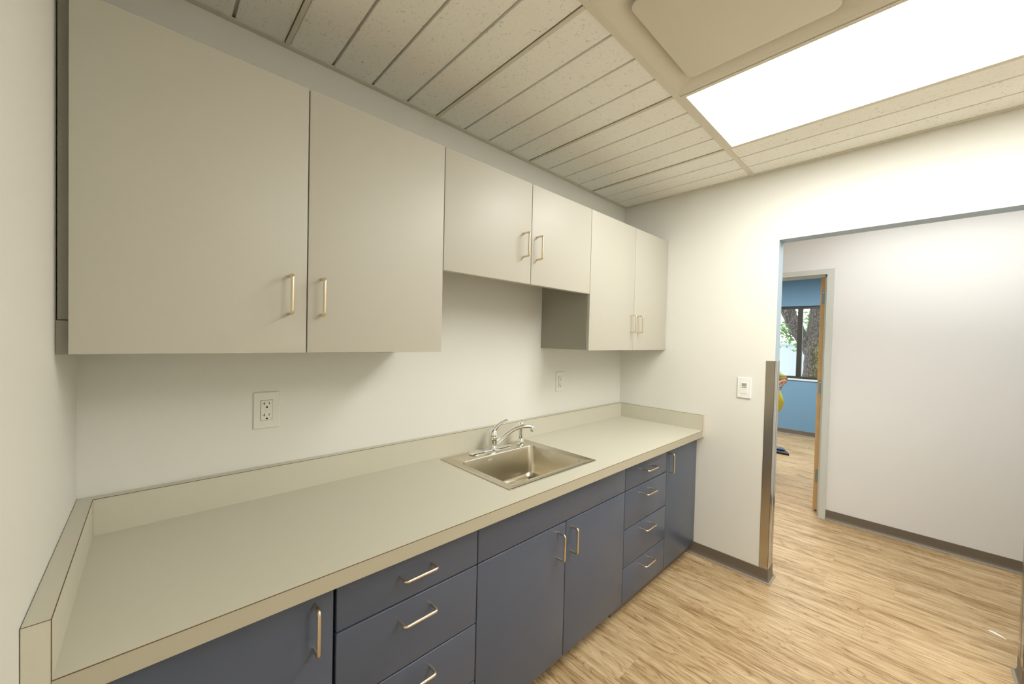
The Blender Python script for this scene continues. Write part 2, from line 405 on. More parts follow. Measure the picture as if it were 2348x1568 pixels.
# ------------------------------------------------------------------ troffers and air diffuser
def troffer(x0, x1, y0, y1, lens, label, z=H):
    t = thing('ceiling_light', ((x0+x1)/2, (y0+y1)/2, z), label, 'light')
    b = 0.012
    bmf = panel(2, z-0.006, z+0.004, [x0+b, x0+0.030, x1-0.020, x1-b], [y0+b, y0+0.030, y1-0.030, y1-b], {(1, 1)})
    obj('frame', bmf, M['diffuser_metal'], t)
    obj('lens', box(x0+0.031, x1-0.021, y0+0.031, y1-0.031, z-0.003, z+0.003), lens, t)
    obj('housing', box(x0+0.02, x1-0.02, y0+0.02, y1-0.02, z+0.0042, z+0.07), M['diffuser_metal'], t)
    return t
troffer(LIGHT[0], LIGHT[1], LIGHT[3], LIGHT[2], M['litk'], 'long lit white rectangular light panel set in the tiled kitchen ceiling')
def surface_light(x0, x1, y0, y1, lens, label):
    t = thing('ceiling_light', ((x0+x1)/2, (y0+y1)/2, H), label, 'light')
    obj('frame', panel(2, H-0.03, H-0.0005, [x0, x0+0.02, x1-0.02, x1], [y0, y0+0.02, y1-0.02, y1], {(1, 1)}), M['diffuser_metal'], t)
    obj('lens', box(x0+0.021, x1-0.021, y0+0.021, y1-0.021, H-0.025, H-0.018), lens, t)
troffer(xs[2], xs[3], TY[4], TY[3], M['litk'], 'second lit light panel in the kitchen ceiling, further from the sink')
surface_light(3.30, 3.90, -2.35, -1.15, M['lith'], 'hall ceiling light panel outside the kitchen opening')
surface_light(3.30, 3.90, 0.3, 1.5, M['lith'], 'hall ceiling light panel beyond the blue room doorway')
surface_light(5.4, 6.6, -0.9, -0.3, M['litb'], 'blue room ceiling light panel nearer its south wall')
surface_light(5.4, 6.6, 0.7, 1.3, M['litb'], 'blue room ceiling light panel nearer its north wall')

AX0, AX1, AY1, AY0 = xs[2], xs[3], TEEY, TY[2]
t = thing('air_diffuser', ((AX0+AX1)/2, (AY0+AY1)/2, H), 'square cream air diffuser with a plain rounded centre plate beside the light panel', 'air vent')
bm = bmesh.new()
e = 0.011
loft_rr(bm, [(AX0+e, AX1-e, AY0+e, AY1-e, 0.001, H-0.003), (AX0+0.022, AX1-0.022, AY0+0.022, AY1-0.022, 0.004, H-0.003),
             (AX0+0.045, AX1-0.045, AY0+0.045, AY1-0.045, 0.03, H+0.006), (AX0+0.085, AX1-0.085, AY0+0.085, AY1-0.085, 0.05, H+0.034),
             (AX0+0.13, AX1-0.13, AY0+0.13, AY1-0.13, 0.06, H+0.075)], cap0=False, cap1=True, n=8)
obj('flared_frame', bm, M['diffuser_metal'], t, smooth=True)
bm = bmesh.new()
px0, px1, py0, py1 = 1.232, 1.700, -1.400, -0.946
loft_rr(bm, [(px0+0.01, px1-0.01, py0+0.01, py1-0.01, 0.02, H+0.006), (px0, px1, py0, py1, 0.028, H+0.004), (px0, px1, py0, py1, 0.028, H-0.001), (px0+0.004, px1-0.004, py0+0.004, py1-0.004, 0.026, H-0.003)], n=8)
for sx in (px0+0.12, px1-0.12):
    for sy in (py0+0.12, py1-0.12): bx(bm, sx-0.006, sx+0.006, sy-0.006, sy+0.006, H+0.006, H+0.074)
obj('centre_plate', bm, M['diffuser_metal'], t, smooth=True)

# ------------------------------------------------------------------ wall cabinets
def pull(p0, p1, n, parent, r=0.0046, proj=0.037):
    """bent wire pull from p0 to p1 standing off along n"""
    p0, p1, n = Vector(p0), Vector(p1), Vector(n); d = (p1-p0).normalized(); q = 0.009
    pts = [p0]
    for (P, s) in ((p0, 1), (p1, -1)):
        arc = [P + n*(proj-q) + (d*s)*0, ]
        a = [P + n*(proj-q) + n*q*math.sin(t) + d*s*q*(1-math.cos(t)) for t in (math.pi/2*k/5 for k in range(6))]
        pts += a if s == 1 else a[::-1]
    pts.append(p1)
    bm = bmesh.new(); tube(bm, pts, r, n=12)
    return obj('handle', bm, M['nickel'], parent, smooth=True)
G = 0.0016
def front(name, x0, x1, z0, z1, y, th, m, parent, label=None, bev=0.0012, top=0.0):
    bm = box(x0+G, x1-G, y, y+th, z0+G, z1-G-top, bev=bev, seg=3)
    o = obj(name, bm, m, parent, smooth=True)
    if label: o['label'] = label
    return o
def wall_cabinet(x0, x1, xm, z0, z1, hx, hz, label, side_l=0.0, lift=0.004):
    t = thing('wall_cabinet', ((x0+x1)/2, 0, z0), label, 'cabinet', 'greige wall cabinets')
    bm = box(x0+side_l+0.001, x1-0.001, -0.0005, -(DU-0.0215), z0+lift, z1-0.001, bev=0.0008)
    obj('body', bm, M['upper_shade'], t)
    if lift > 0.01: obj('front_rail', box(x0+0.0012, x1-0.0012, -(DU-0.022), -(DU-0.040), z0+0.003, z0+lift-0.0003, bev=0.0005), M['upper_shade'], t)
    for a, b, h in ((x0, xm, hx[0]), (xm, x1, hx[1])):
        d = front('door', a + (side_l if a == x0 else 0), b, z0, z1, -DU, 0.0195, M['upper'], t)
        pull((h, -DU, hz[0]), (h, -DU, hz[1]), (0, -1, 0), d)
    return t
t = wall_cabinet(0.0195, 0.9662, 0.4914, Z1, Z2, (0.4435, 0.5295), (1.4865, 1.5945), 'large greige two-door wall cabinet at the left end against the left wall')
# filler strips between that cabinet and the left wall, set back behind its door
f = obj('filler_strip', box(0.0005, 0.0185, -(DU-0.026), -(DU-0.030)+0.02, Z1+0.0005, 1.4465, bev=0.0004), M['upper_shade'], t)
f['label'] = 'short lower filler strip beside the left wall'
f = obj('filler_strip', box(0.0025, 0.0185, -(DU-0.027), -(DU-0.030)+0.02, 1.4480, Z2-0.001, bev=0.0004), M['upper_shade'], t)
f['label'] = 'tall upper filler strip with a dark gap at the wall'
wall_cabinet(0.9662, 1.9238, 1.4490, Z3, Z2, (1.396, 1.486), (1.803, 1.9095), 'short greige two-door wall cabinet above the sink', lift=0.10)
wall_cabinet(1.9238, L-0.001, 2.4088, Z1, Z2, (2.3705, 2.4560), (1.4865, 1.5925), 'greige two-door wall cabinet at the right end, beside the opening wall')

# ------------------------------------------------------------------ base cabinets
YF = -DB; BT = HC-TC-0.002
def carcass(t, x0, x1, toe_y):
    obj('body', box(x0+0.0008, x1-0.0008, -0.001, YF+0.021, ZT+0.003, BT, bev=0), M['dark'], t)
    obj('toe_kick', box(x0+0.0008, x1-0.0008, toe_y+0.02, toe_y, 0.0, ZT+0.002), M['cove'], t)
def base_thing(x0, x1, label):
    return thing('base_cabinet', ((x0+x1)/2, YF/2, 0), label, 'cabinet', 'slate blue base cabinets')
def drawers(t, x0, x1, hx):
    for z0, z1, hz in ((0.6579, BT-0.004, 0.735), (0.4560, 0.6579, 0.6055), (0.2573, 0.4560, 0.411), (ZT, 0.2573, 0.2135)):
        d = front('drawer', x0, x1, z0, z1, YF, 0.0195, M['base'], t, bev=0.0028, top=0.0012)
        pull((hx-0.054, YF, hz), (hx+0.054, YF, hz), (0, -1, 0), d)
TD = BT-0.004
t = base_thing(0.02, 0.5025, 'slate blue single-door base cabinet at the left end of the worktop')
carcass(t, 0.005, 0.5005, -0.50)
d = front('door', 0.006, 0.4995, ZT, TD, YF, 0.0195, M['base'], t, bev=0.0028, top=0.0012); pull((0.452, YF, 0.760), (0.452, YF, 0.648), (0, -1, 0), d)
t = base_thing(0.5025, 0.9718, 'slate blue four-drawer base cabinet left of the sink doors'); carcass(t, 0.5035, 0.9718, -0.50); drawers(t, 0.5040, 0.9718, 0.736)
t = base_thing(0.9718, 1.9383, 'wide slate blue sink base cabinet with two doors under a plain panel')
obj('body', box(0.9726, 1.9375, YF+0.05, YF+0.021, ZT+0.003, BT), M['dark'], t)
obj('side_panel', box(0.9726, 0.9906, -0.001, YF+0.0505, ZT+0.003, BT), M['dark'], t)
obj('side_panel', box(1.9195, 1.9375, -0.001, YF+0.0505, ZT+0.003, BT), M['dark'], t)
obj('bottom_panel', box(0.991, 1.919, -0.001, YF+0.0505, ZT+0.003, ZT+0.02), M['dark'], t)
obj('toe_kick', box(0.9726, 1.9, -0.48, -0.50, 0, ZT+0.002), M['dark'], t)
front('false_front', 0.9718, 1.9383, 0.6579, TD, YF, 0.0195, M['base'], t, bev=0.0028, top=0.0012)
d = front('door', 0.9718, 1.4554, ZT, 0.6579, YF, 0.0195, M['base'], t, bev=0.0028, top=0.0012); pull((1.403, YF, 0.625), (1.403, YF, 0.517), (0, -1, 0), d)
d = front('door', 1.4554, 1.9383, ZT, 0.6579, YF, 0.0195, M['base'], t, bev=0.0028, top=0.0012); pull((1.491, YF, 0.625), (1.491, YF, 0.517), (0, -1, 0), d)
t = base_thing(1.9383, 2.4123, 'slate blue four-drawer base cabinet right of the sink doors'); carcass(t, 1.9383, 2.4123, -0.548); drawers(t, 1.9383, 2.4123, 2.172)
obj('toe_return', box(1.9005, 1.938, -0.50, -0.548, 0, ZT+0.002), M['cove'], t)
t = base_thing(2.4123, L, 'slate blue single-door base cabinet at the right end beside the opening wall'); carcass(t, 2.4123, L-0.005, -0.548)
d = front('door', 2.4123, L-0.003, ZT, TD, YF, 0.0195, M['base'], t, bev=0.0028, top=0.0012); pull((2.430, YF, 0.767), (2.430, YF, 0.655), (0, -1, 0), d)

# ------------------------------------------------------------------ worktop
SX0, SX1, SY0, SY1 = 1.160, 1.737, -0.547, -0.063      # sink rim
t = thing('worktop', (L/2, -D/2, HC), 'long beige laminate worktop with raised splash edges running wall to wall', 'countertop')
obj('slab', panel(2, HC-TC, HC, [TS, SX0+0.012, SX1-0.012, L-TS], [-D, SY0+0.012, SY1-0.012, 0-TS], {(1, 1)}), M['top'], t)
obj('backsplash', box(TS, L-TS, -0.001, -TS, HC-TC, HS, bev=0.0008), M['top'], t)
obj('side_splash', box(0.001, TS, -0.001, -D, HC-TC, HS, bev=0.0008), M['top'], t)
obj('side_splash', box(L-TS, L-0.001, -0.001, -D, HC-TC, HS, bev=0.0008), M['top'], t)
obj('front_strip', box(TS+0.0003, L-TS-0.0003, -D-0.0006, -D-0.00002, HC-TC, HC-0.0004), mat('tan_front_strip', (0.47, 0.435, 0.325), 0.45), t)['label'] = 'slightly darker tan front edge'  # thin strip over the slab front, slightly darker than the worktop
bm = bmesh.new(); s = 0.0006
bx(bm, TS, L-TS, -D-s*1.5, -D+s*2, HC-s*1.5, HC+s*0.3)
bx(bm, TS, L-TS, -TS-s*0.5, -TS+s*2, HS-s*2, HS+s*0.3)
for x in (TS, L-TS):
    bx(bm, x-s, x+s, -TS, -D, HS-s*2, HS+s*0.3)
    bx(bm, x-s, x+s, -D-s*0.4, -D+s, HC-TC, HS)
bx(bm, 0.001, TS, -D-s*0.4, -D+s, HS-s*1.5, HS+s*0.2)
obj('edge_line', bm, M['seam'], t)['label'] = 'thin brown line along the laminate edges'

# ------------------------------------------------------------------ sink, faucet, sprayer
t = thing('sink', ((SX0+SX1)/2, (SY0+SY1)/2, HC), 'square stainless steel drop-in sink in the worktop', 'sink')
BX0, BX1, BY0, BY1 = 1.205, 1.682, -0.507, -0.166; BD = 0.165
bm = bmesh.new()
lv = [(SX0, SX1, SY0, SY1, 0.006, HC+0.0008), (SX0+0.001, SX1-0.001, SY0+0.001, SY1-0.001, 0.006, HC+0.0035), (SX0+0.006, SX1-0.006, SY0+0.006, SY1-0.006, 0.008, HC+0.0052),
      (SX0+0.013, SX1-0.013, SY0+0.013, SY1-0.013, 0.012, HC+0.0045), (SX0+0.020, SX1-0.020, SY0+0.016, SY1-0.016, 0.016, HC+0.0026),
      (BX0-0.010, BX1+0.010, BY0-0.010, BY1+0.004, 0.040, HC+0.0026), (BX0-0.003, BX1+0.003, BY0-0.003, BY1+0.002, 0.036, HC+0.0015), (BX0, BX1, BY0, BY1, 0.034, HC-0.003),
      (BX0+0.006, BX1-0.006, BY0+0.006, BY1-0.006, 0.036, HC-BD+0.03), (BX0+0.011, BX1-0.011, BY0+0.011, BY1-0.011, 0.040, HC-BD+0.012),
      (BX0+0.024, BX1-0.024, BY0+0.024, BY1-0.024, 0.045, HC-BD+0.001), (BX0+0.16, BX1-0.16, BY0+0.13, BY1-0.13, 0.03, HC-BD-0.003)]
loft_rr(bm, lv, cap0=False, cap1=True, n=8)
sk = obj('bowl', bm, M['steel'], t, smooth=True)
bm = bmesh.new(); lathe(bm, ((BX0+BX1)/2, (BY0+BY1)/2, HC-BD), [(0.045, -0.0025), (0.045, 0.0005), (0.038, 0.001), (0.032, -0.0015), (0.006, -0.001)], 28)
obj('drain', bm, M['chrome'], t, smooth=True)
# stamped maker's mark on the back of the bowl, as small raised marks
def text_obj(name, body, size, loc, rot, m, parent, ext=0.0003, label=None):
    c = bpy.data.curves.new(name, 'FONT'); c.body = body; c.size = size; c.extrude = ext; c.align_x = 'CENTER'; c.align_y = 'CENTER'
    o = bpy.data.objects.new(name, c); COL.objects.link(o); me = bpy.data.meshes.new_from_object(o)
    COL.objects.unlink(o); bpy.data.objects.remove(o)
    me.materials.clear(); me.materials.append(m)
    n = bpy.data.objects.new(name, me); COL.objects.link(n); n.parent = parent
    n.location = Vector(loc)-ORG[parent.name]; n.rotation_euler = rot
    if label: n['label'] = label
    return n
text_obj('stamped_mark', 'ELKAY', 0.0095, (1.385, BY1-0.0028, HC-0.020), (math.radians(92), 0, 0), M['plastic2'], t, label='small pale stamped lettering on the bowl')

FX, FY = 1.452, -0.110; DZK = HC+0.0030
t = thing('faucet', (FX, FY, DZK), 'chrome single-lever faucet with a low curved spout on the sink rim', 'faucet')
bm = bmesh.new()
loft_rr(bm, [(1.306, 1.578, FY-0.030, FY+0.030, 0.0295, DZK), (1.304, 1.580, FY-0.031, FY+0.031, 0.0305, DZK+0.004), (1.309, 1.575, FY-0.027, FY+0.027, 0.0265, DZK+0.009), (1.325, 1.56, FY-0.019, FY+0.019, 0.0185, DZK+0.012)], n=10)
obj('base_plate', bm, M['chrome'], t, smooth=True)
bm = bmesh.new()
lathe(bm, (FX, FY, DZK+0.0122), [(0.026, 0), (0.0255, 0.005), (0.0225, 0.009), (0.0215, 0.014), (0.0215, 0.052), (0.0225, 0.054), (0.0225, 0.058), (0.0215, 0.060)], 32)
obj('body', bm, M['chrome'], t, smooth=True)
bm = bmesh.new()
hb = DZK+0.0725
lathe(bm, (FX, FY, hb), [(0.0218, 0), (0.0222, 0.006), (0.0215, 0.016), (0.0185, 0.026), (0.013, 0.034), (0.004, 0.037)], 32)
tube(bm, smooth_path([(FX+0.000, FY-0.001, hb+0.020), (FX+0.006, FY-0.006, hb+0.036), (FX+0.016, FY-0.014, hb+0.052), (FX+0.032, FY-0.024, hb+0.068), (FX+0.048, FY-0.034, hb+0.078), (FX+0.060, FY-0.041, hb+0.080)], 6),
     [0.0150-0.0085*min(1, k/20) + (0.0010 if k > 24 else 0) for k in range(31)], 16)
obj('lever', bm, M['chrome'], t, smooth=True)
bm = bmesh.new()
sp = smooth_path([(FX+0.005, FY, DZK+0.030), (FX+0.022, FY-0.011, DZK+0.042), (FX+0.055, FY-0.030, DZK+0.072), (FX+0.095, FY-0.053, DZK+0.102), (FX+0.135, FY-0.075, DZK+0.116), (FX+0.170, FY-0.094, DZK+0.1165), (FX+0.186, FY-0.103, DZK+0.112)], 6)
tube(bm, sp, [0.0118-0.0028*k/len(sp) for k in range(len(sp))], 16)
obj('spout', bm, M['chrome'], t, smooth=True)
bm = bmesh.new(); lathe(bm, (FX+0.184, FY-0.102, DZK+0.088), [(0.009, 0), (0.0115, 0.001), (0.0125, 0.004), (0.0125, 0.020), (0.011, 0.027), (0.006, 0.032)], 24)
obj('aerator', bm, M['chrome'], t, smooth=True)
t = thing('side_sprayer', (1.648, -0.118, DZK), 'chrome side sprayer standing on the sink rim right of the faucet', 'sprayer')
bm = bmesh.new(); lathe(bm, (1.648, -0.118, DZK), [(0.024, 0), (0.0245, 0.003), (0.021, 0.007), (0.0165, 0.010), (0.0155, 0.024), (0.0135, 0.027), (0.0125, 0.030)], 28)
obj('holder', bm, M['chrome'], t, smooth=True)
bm = bmesh.new(); lathe(bm, (1.648, -0.118, DZK), [(0.0105, 0.0301), (0.0125, 0.034), (0.0130, 0.060), (0.0140, 0.085), (0.0155, 0.102), (0.0150, 0.112), (0.0115, 0.118), (0.004, 0.120)], 28)
tube(bm, smooth_path([(1.646, -0.121, DZK+0.104), (1.640, -0.130, DZK+0.103), (1.633, -0.140, DZK+0.098)], 4), [0.011, 0.011, 0.011, 0.011, 0.0105, 0.010, 0.0095, 0.009, 0.0085], 16)
obj('spray_head', bm, M['chrome'], t, smooth=True)
bm = bmesh.new(); tube(bm, smooth_path([(1.654, -0.112, DZK+0.112), (1.660, -0.106, DZK+0.124), (1.656, -0.110, DZK+0.130), (1.650, -0.116, DZK+0.124)], 4), 0.0035, 10)
obj('trigger', bm, M['chrome'], t, smooth=True)

# ------------------------------------------------------------------ outlets and thermostat
def outlet(x0, x1, z0, z1, label):
    cx, cz = (x0+x1)/2, (z0+z1)/2
    t = thing('wall_outlet', (cx, 0, cz), label, 'outlet', 'white outlets above the worktop')
    bm = bmesh.new(); loft_rr(bm, [(x0, x1, z0, z1, 0.003, -0.0004), (x0, x1, z0, z1, 0.003, -0.0035), (x0+0.003, x1-0.003, z0+0.003, z1-0.003, 0.002, -0.0062)], axis=1)
    obj('cover_plate', bm, M['plastic'], t)
    hw, hh = 0.0180, 0.0355
    bm = bmesh.new(); loft_rr(bm, [(cx-hw-0.001, cx+hw+0.001, cz-hh-0.001, cz+hh+0.001, 0.003, -0.0063), (cx-hw-0.001, cx+hw+0.001, cz-hh-0.001, cz+hh+0.001, 0.003, -0.0067)], axis=1)
    obj('reveal_line', bm, M['seam'], t)
    bm = bmesh.new(); loft_rr(bm, [(cx-hw, cx+hw, cz-hh, cz+hh, 0.003, -0.0068), (cx-hw, cx+hw, cz-hh, cz+hh, 0.003, -0.0088)], axis=1)
    fc = obj('receptacle', bm, M['plastic'], t)
    y = -0.0089
    for dz in (0.0205, -0.0205):
        bm = bmesh.new()
        bx(bm, cx+0.0060, cx+0.0080, y, y-0.0003, cz+dz+0.000, cz+dz+0.008)
        bx(bm, cx-0.0080, cx-0.0060, y, y-0.0003, cz+dz-0.001, cz+dz+0.009)
        bx(bm, cx-0.0130, cx-0.0080, y, y-0.0003, cz+dz+0.003, cz+dz+0.0048)
        lathe(bm, (cx, y-0.0003, cz+dz-0.009), [(0.003, 0), (0.003, 0.0003)], 12, axis=1)
        bx(bm, cx-0.003, cx+0.003, y, y-0.0003, cz+dz-0.012, cz+dz-0.0095)
        obj('socket', bm, M['black'], fc)
    bm = bmesh.new()
    bx(bm, cx-0.009, cx+0.008, y+0.0001, y-0.0008, cz+0.0015, cz+0.0050, bev=0.0004)
    bx(bm, cx-0.009, cx+0.008, y+0.0001, y-0.0008, cz-0.0060, cz-0.0020, bev=0.0004)
    obj('test_button', bm, M['plastic'], fc)
    bm = bmesh.new(); lathe(bm, (cx+0.0135, y-0.0003, cz-0.030), [(0.0011, 0), (0.0011, 0.0003)], 10, axis=1)
    obj('indicator', bm, M['black'], fc)
outlet(0.4165, 0.4985, 1.0870, 1.2185, 'white wall outlet under the large left wall cabinet')
outlet(2.0755, 2.1575, 1.0915, 1.2215, 'white wall outlet right of the faucet, under the right wall cabinet')
t = thing('wall_timer_switch', (L, -0.858, 1.157), 'white wall control with a small grey display, left of the opening', 'switch')
bm = bmesh.new(); loft_rr(bm, [(-0.896, -0.820, 1.093, 1.221, 0.003, L-0.0004), (-0.896, -0.820, 1.093, 1.221, 0.003, L-0.0045), (-0.893, -0.823, 1.096, 1.218, 0.002, L-0.0075)], axis=0)
obj('cover_plate', bm, M['plastic2'], t)
bm = bmesh.new(); loft_rr(bm, [(-0.876, -0.842, 1.122, 1.190, 0.002, L-0.0076), (-0.876, -0.842, 1.122, 1.190, 0.002, L-0.0100)], axis=0)
k = obj('control', bm, M['plastic2'], t)
obj('display', box(L-0.0101, L-0.0106, -0.872, -0.846, 1.166, 1.186), M['lcd'], k)
obj('button', box(L-0.0101, L-0.0112, -0.872, -0.847, 1.158, 1.1625, bev=0.0003), M['covelip'], k)

# ------------------------------------------------------------------ cove base and corner guards
def cove_run(name, axis, a, s0, s1, sgn, m0=0.0, m1=0.0):
    """rubber cove base; axis 0: wall plane x = a, run along y; axis 1: wall plane y = a, run along x; sgn = side the room is on"""
    prof = [(0.0, 0.0), (0.018, 0.0), (0.0175, 0.004), (0.010, 0.009), (0.005, 0.018), (0.0035, 0.030), (0.0035, 0.078), (0.002, 0.080), (0, 0.080)]
    bm = bmesh.new(); rs = []
    for s, mm in ((s0, -m0), (s1, m1)):
        rs.append(ring(bm, [((a+sgn*d, s+mm*d/0.018*0.018/0.018 if False else s + mm*d/0.0035*0.0035, z) if axis == 0 else (s + mm*d, a+sgn*d, z)) for d, z in prof]))
    n = len(prof)
    for i in range(n):
        f = bm.faces.new([rs[0][i], rs[0][(i+1) % n], rs[1][(i+1) % n], rs[1][i]])
        f.material_index = 1 if i in (1, 2) else 0
    bm.faces.new(rs[0]); bm.faces.new(rs[1])
    return struct(name, bm, [M['cove'], M['covelip']])
# m0 / m1 = 1 mitres the end outwards round an external corner
cove_run('baseboard_right', 0, L, Y1, -0.553, -1, m0=1)
cove_run('baseboard_reveal', 1, Y1, L, L+WT, -1, m0=1, m1=1)
cove_run('baseboard_right_far', 0, L, SOUTH, Y2, -1, m1=1)
cove_run('baseboard_reveal_far', 1, Y2, L, L+WT, 1, m0=1, m1=1)
cove_run('baseboard_hall_west', 0, L+WT, Y1, HN, 1, m0=1)
cove_run('baseboard_hall_south_west', 0, L+WT, HSO, Y2, 1, m1=1)
cove_run('baseboard_hall_east', 0, L2, D2B+0.055, DY0-0.046, -1)
cove_run('baseboard_hall_east_far', 0, L2, DY1+0.046, HN, -1)
cove_run('baseboard_left', 0, 0.0, SOUTH, -0.66, 1)
cove_run('baseboard_south', 1, SOUTH, 0, L, 1)
cove_run('baseboard_blue_east', 0, L3, BS, BN, -1)
cove_run('baseboard_blue_south', 1, BS, L2B, L3, 1)
GW = 0.0445; GT = 0.0022
def corner_guard(cx, cy, sx, sy, label, leg2=GW):
    """L guard on the outside corner (cx, cy); legs run along the wall (sy) and into the opening (sx)"""
    t = thing('corner_guard', (cx, cy, 0.0825), label, 'corner guard', 'stainless corner guards of the opening')
    z0, z1 = 0.0825, 1.332
    obj('wall_leg', box(cx - sx*GT, cx - sx*0.0002, cy - sy*(-GW), cy - sy*GT, z0, z1, bev=0.0004), M['guard'], t)
    obj('return_leg', box(cx - sx*GT, cx + sx*leg2, cy - sy*GT, cy - sy*0.0002, z0, z1, bev=0.0004), M['guard'], t)
corner_guard(L, Y1, 1, 1, 'tall brushed steel corner guard on the left kitchen edge of the opening')
corner_guard(L+WT, Y1, -1, 1, 'brushed steel corner guard on the left hall edge of the opening', 0.035)
corner_guard(L, Y2, 1, -1, 'brushed steel corner guard on the right kitchen edge of the opening')
corner_guard(L+WT, Y2, -1, -1, 'brushed steel corner guard on the right hall edge of the opening', 0.035)

# ------------------------------------------------------------------ hall doorway with open wooden door
def door_frame(name, y0, y1, z):
    c = 0.045; bm = bmesh.new()
    for yy, s in ((y0, -1), (y1, 1)):
        bx(bm, L2-0.0004, L2B+0.0004, yy+s*0.0003, yy+s*0.011, 0, z-0.0003)                    # jamb
        for xa, xb in ((L2-0.012, L2-0.0005), (L2B+0.0005, L2B+0.012)): bx(bm, xa, xb, yy, yy+s*c, 0, z+0.0)
        bx(bm, L2+0.045, L2+0.075, yy+s*0.001, yy-s*(0.018 if s < 0 else 0.012), 0, z-0.0005)                       # stop
    bx(bm, L2-0.0004, L2B+0.0004, y0-0.011, y1+0.011, z+0.0003, z+0.011)
    for xa, xb in ((L2-0.012, L2-0.0005), (L2B+0.0005, L2B+0.012)): bx(bm, xa, xb, y0-c, y1+c, z, z+0.043)
    bx(bm, L2+0.045, L2+0.075, y0, y1, z-0.012, z)
    return struct(name, bm, M['frame_metal'])
df = door_frame('door_1', DY0, DY1, DZ)
door_frame('door_2', D2A+0.012, D2B-0.012, DZ)
t = thing('wooden_door', (L2B+0.015, DY0+0.02, 0), 'honey coloured wooden door standing open into the blue room', 'door')
dx = L2B+0.016
obj('door_leaf', box(dx, dx+0.90, DY0+0.014, DY0+0.058, 0.012, DZ-0.006, bev=0.001), M['doorwood'], t)
for z0, z1 in ((1.787, 1.903), (1.020, 1.136), (0.250, 0.364)):
    h = obj('hinge', box(dx-0.0025, dx-0.0002, DY0+0.0165, DY0+0.048, z0, z1, bev=0.0004), M['hinge'], t)
    bm = bmesh.new()
    for zz in (z0+0.018, (z0+z1)/2, z1-0.018): lathe(bm, (dx-0.0034, DY0+0.030+0.006*(1 if zz > (z0+z1)/2 else -1), zz), [(0.0035, 0), (0.0035, 0.0008)], 10, axis=0)
    obj('screws', bm, M['chrome'], h)

# ------------------------------------------------------------------ window of the blue room
wy0, wy1, wz0, wz1 = WY0+0.002, WY1-0.002, WZ0+0.004, WZ1-0.002
bm = panel(0, L3+0.035, L3+0.09, [wy0, wy0+0.035, wy1-0.035, wy1], [wz0, wz0+0.035, wz1-0.04, wz1], {(1, 1)})
win = struct('window_1', bm, M['bronze'])
MY = -0.302
obj('mullion', box(L3+0.040, L3+0.085, MY-0.032, MY+0.032, wz0+0.036, wz1-0.041), M['bronze'], win)
obj('glass_pane', box(L3+0.060, L3+0.064, wy0+0.036, MY-0.033, wz0+0.036, wz1-0.041), M['glass'], win)
obj('glass_pane', box(L3+0.060, L3+0.064, MY+0.033, wy1-0.036, wz0+0.036, wz1-0.041), M['glass'], win)
struct('trim_5', box(L3-0.018, L3+0.034, WY0-0.01, WY1+0.01, WZ0-0.022, WZ0+0.003, bev=0.002), M['sill'])

# ------------------------------------------------------------------ outdoors beyond the window
M['ground'] = mat('pale_ground', (0.35, 0.32, 0.26), 0.9, vary=0.2)
M['stucco'] = mat('white_garden_wall', (0.80, 0.82, 0.86), 0.8, bump=0.4, bscale=14, bdist=0.01)
M['leaf'] = mat('green_leaf', (0.24, 0.42, 0.09), 0.5, vary=0.4, vscale=6)
struct('ground', box(L3+0.15, 30, -14, 14, -0.15, -0.02), M['ground'])
t = thing('garden_wall', (10.05, 0, -0.02), 'low white garden wall outside the blue room window', 'wall')
obj('wall_panel', box(10.0, 10.15, -7, 7, -0.02, 1.43), M['stucco'], t)
obj('coping', box(9.97, 10.18, -7, 7, 1.4305, 1.49, bev=0.008), M['stucco'], t)
t = thing('tree', (9.0, -0.30, -0.02), 'thick rough-barked tree with a leaning branch outside the window', 'tree')
bm = bmesh.new()
def barky(path, rad, n=28, sub=10):
    P = smooth_path(path, sub); m = len(P)
    R = [rad[0] + (rad[-1]-rad[0])*0 for _ in P]
    for i in range(m):
        q = i/(m-1)*(len(rad)-1); a = int(min(q, len(rad)-2)); R[i] = rad[a]+(rad[a+1]-rad[a])*(q-a)
    return P, R
P, R = barky([(9, -0.36, -0.02), (9, -0.34, 0.5), (9.0, -0.345, 1.0), (9.0, -0.36, 1.5), (9.0, -0.40, 2.1), (9.02, -0.45, 2.8), (9.1, -0.6, 4.2)], [0.30, 0.22, 0.185, 0.175, 0.175, 0.165, 0.12])
tube(bm, P, R, 28)
P, R = barky([(9.0, -0.33, 1.10), (9.0, -0.22, 1.42), (8.98, -0.05, 1.70), (8.97, 0.09, 2.05), (8.95, 0.17, 2.4), (8.9, 0.4, 3.3)], [0.12, 0.115, 0.105, 0.11, 0.10, 0.07])
tube(bm, P, R, 22)
for v in bm.verts:
    n = math.sin(v.co.z*23+v.co.y*31)*0.008 + math.sin(v.co.z*57+v.co.x*43+v.co.y*77)*0.006 + random.uniform(-0.004, 0.004)
    v.co.x += n; v.co.y += n*0.7
obj('trunk', bm, M['bark'], t, smooth=True)
bm = bmesh.new(); rnd = random.Random(3)
def leaf(c, s):
    d = Vector((rnd.uniform(-1, 1), rnd.uniform(-1, 1), rnd.uniform(-.7, .7))).normalized(); e = d.orthogonal().normalized()
    e = (Matrix.Rotation(rnd.uniform(0, 6.28), 3, d) @ e)
    c = Vector(c); f = d.cross(e)*0.12*s
    pts = [c, c+d*s*0.45+e*s*0.24, c+d*s+f, c+d*s*0.45-e*s*0.24]
    bm.faces.new([bm.verts.new(p) for p in pts])
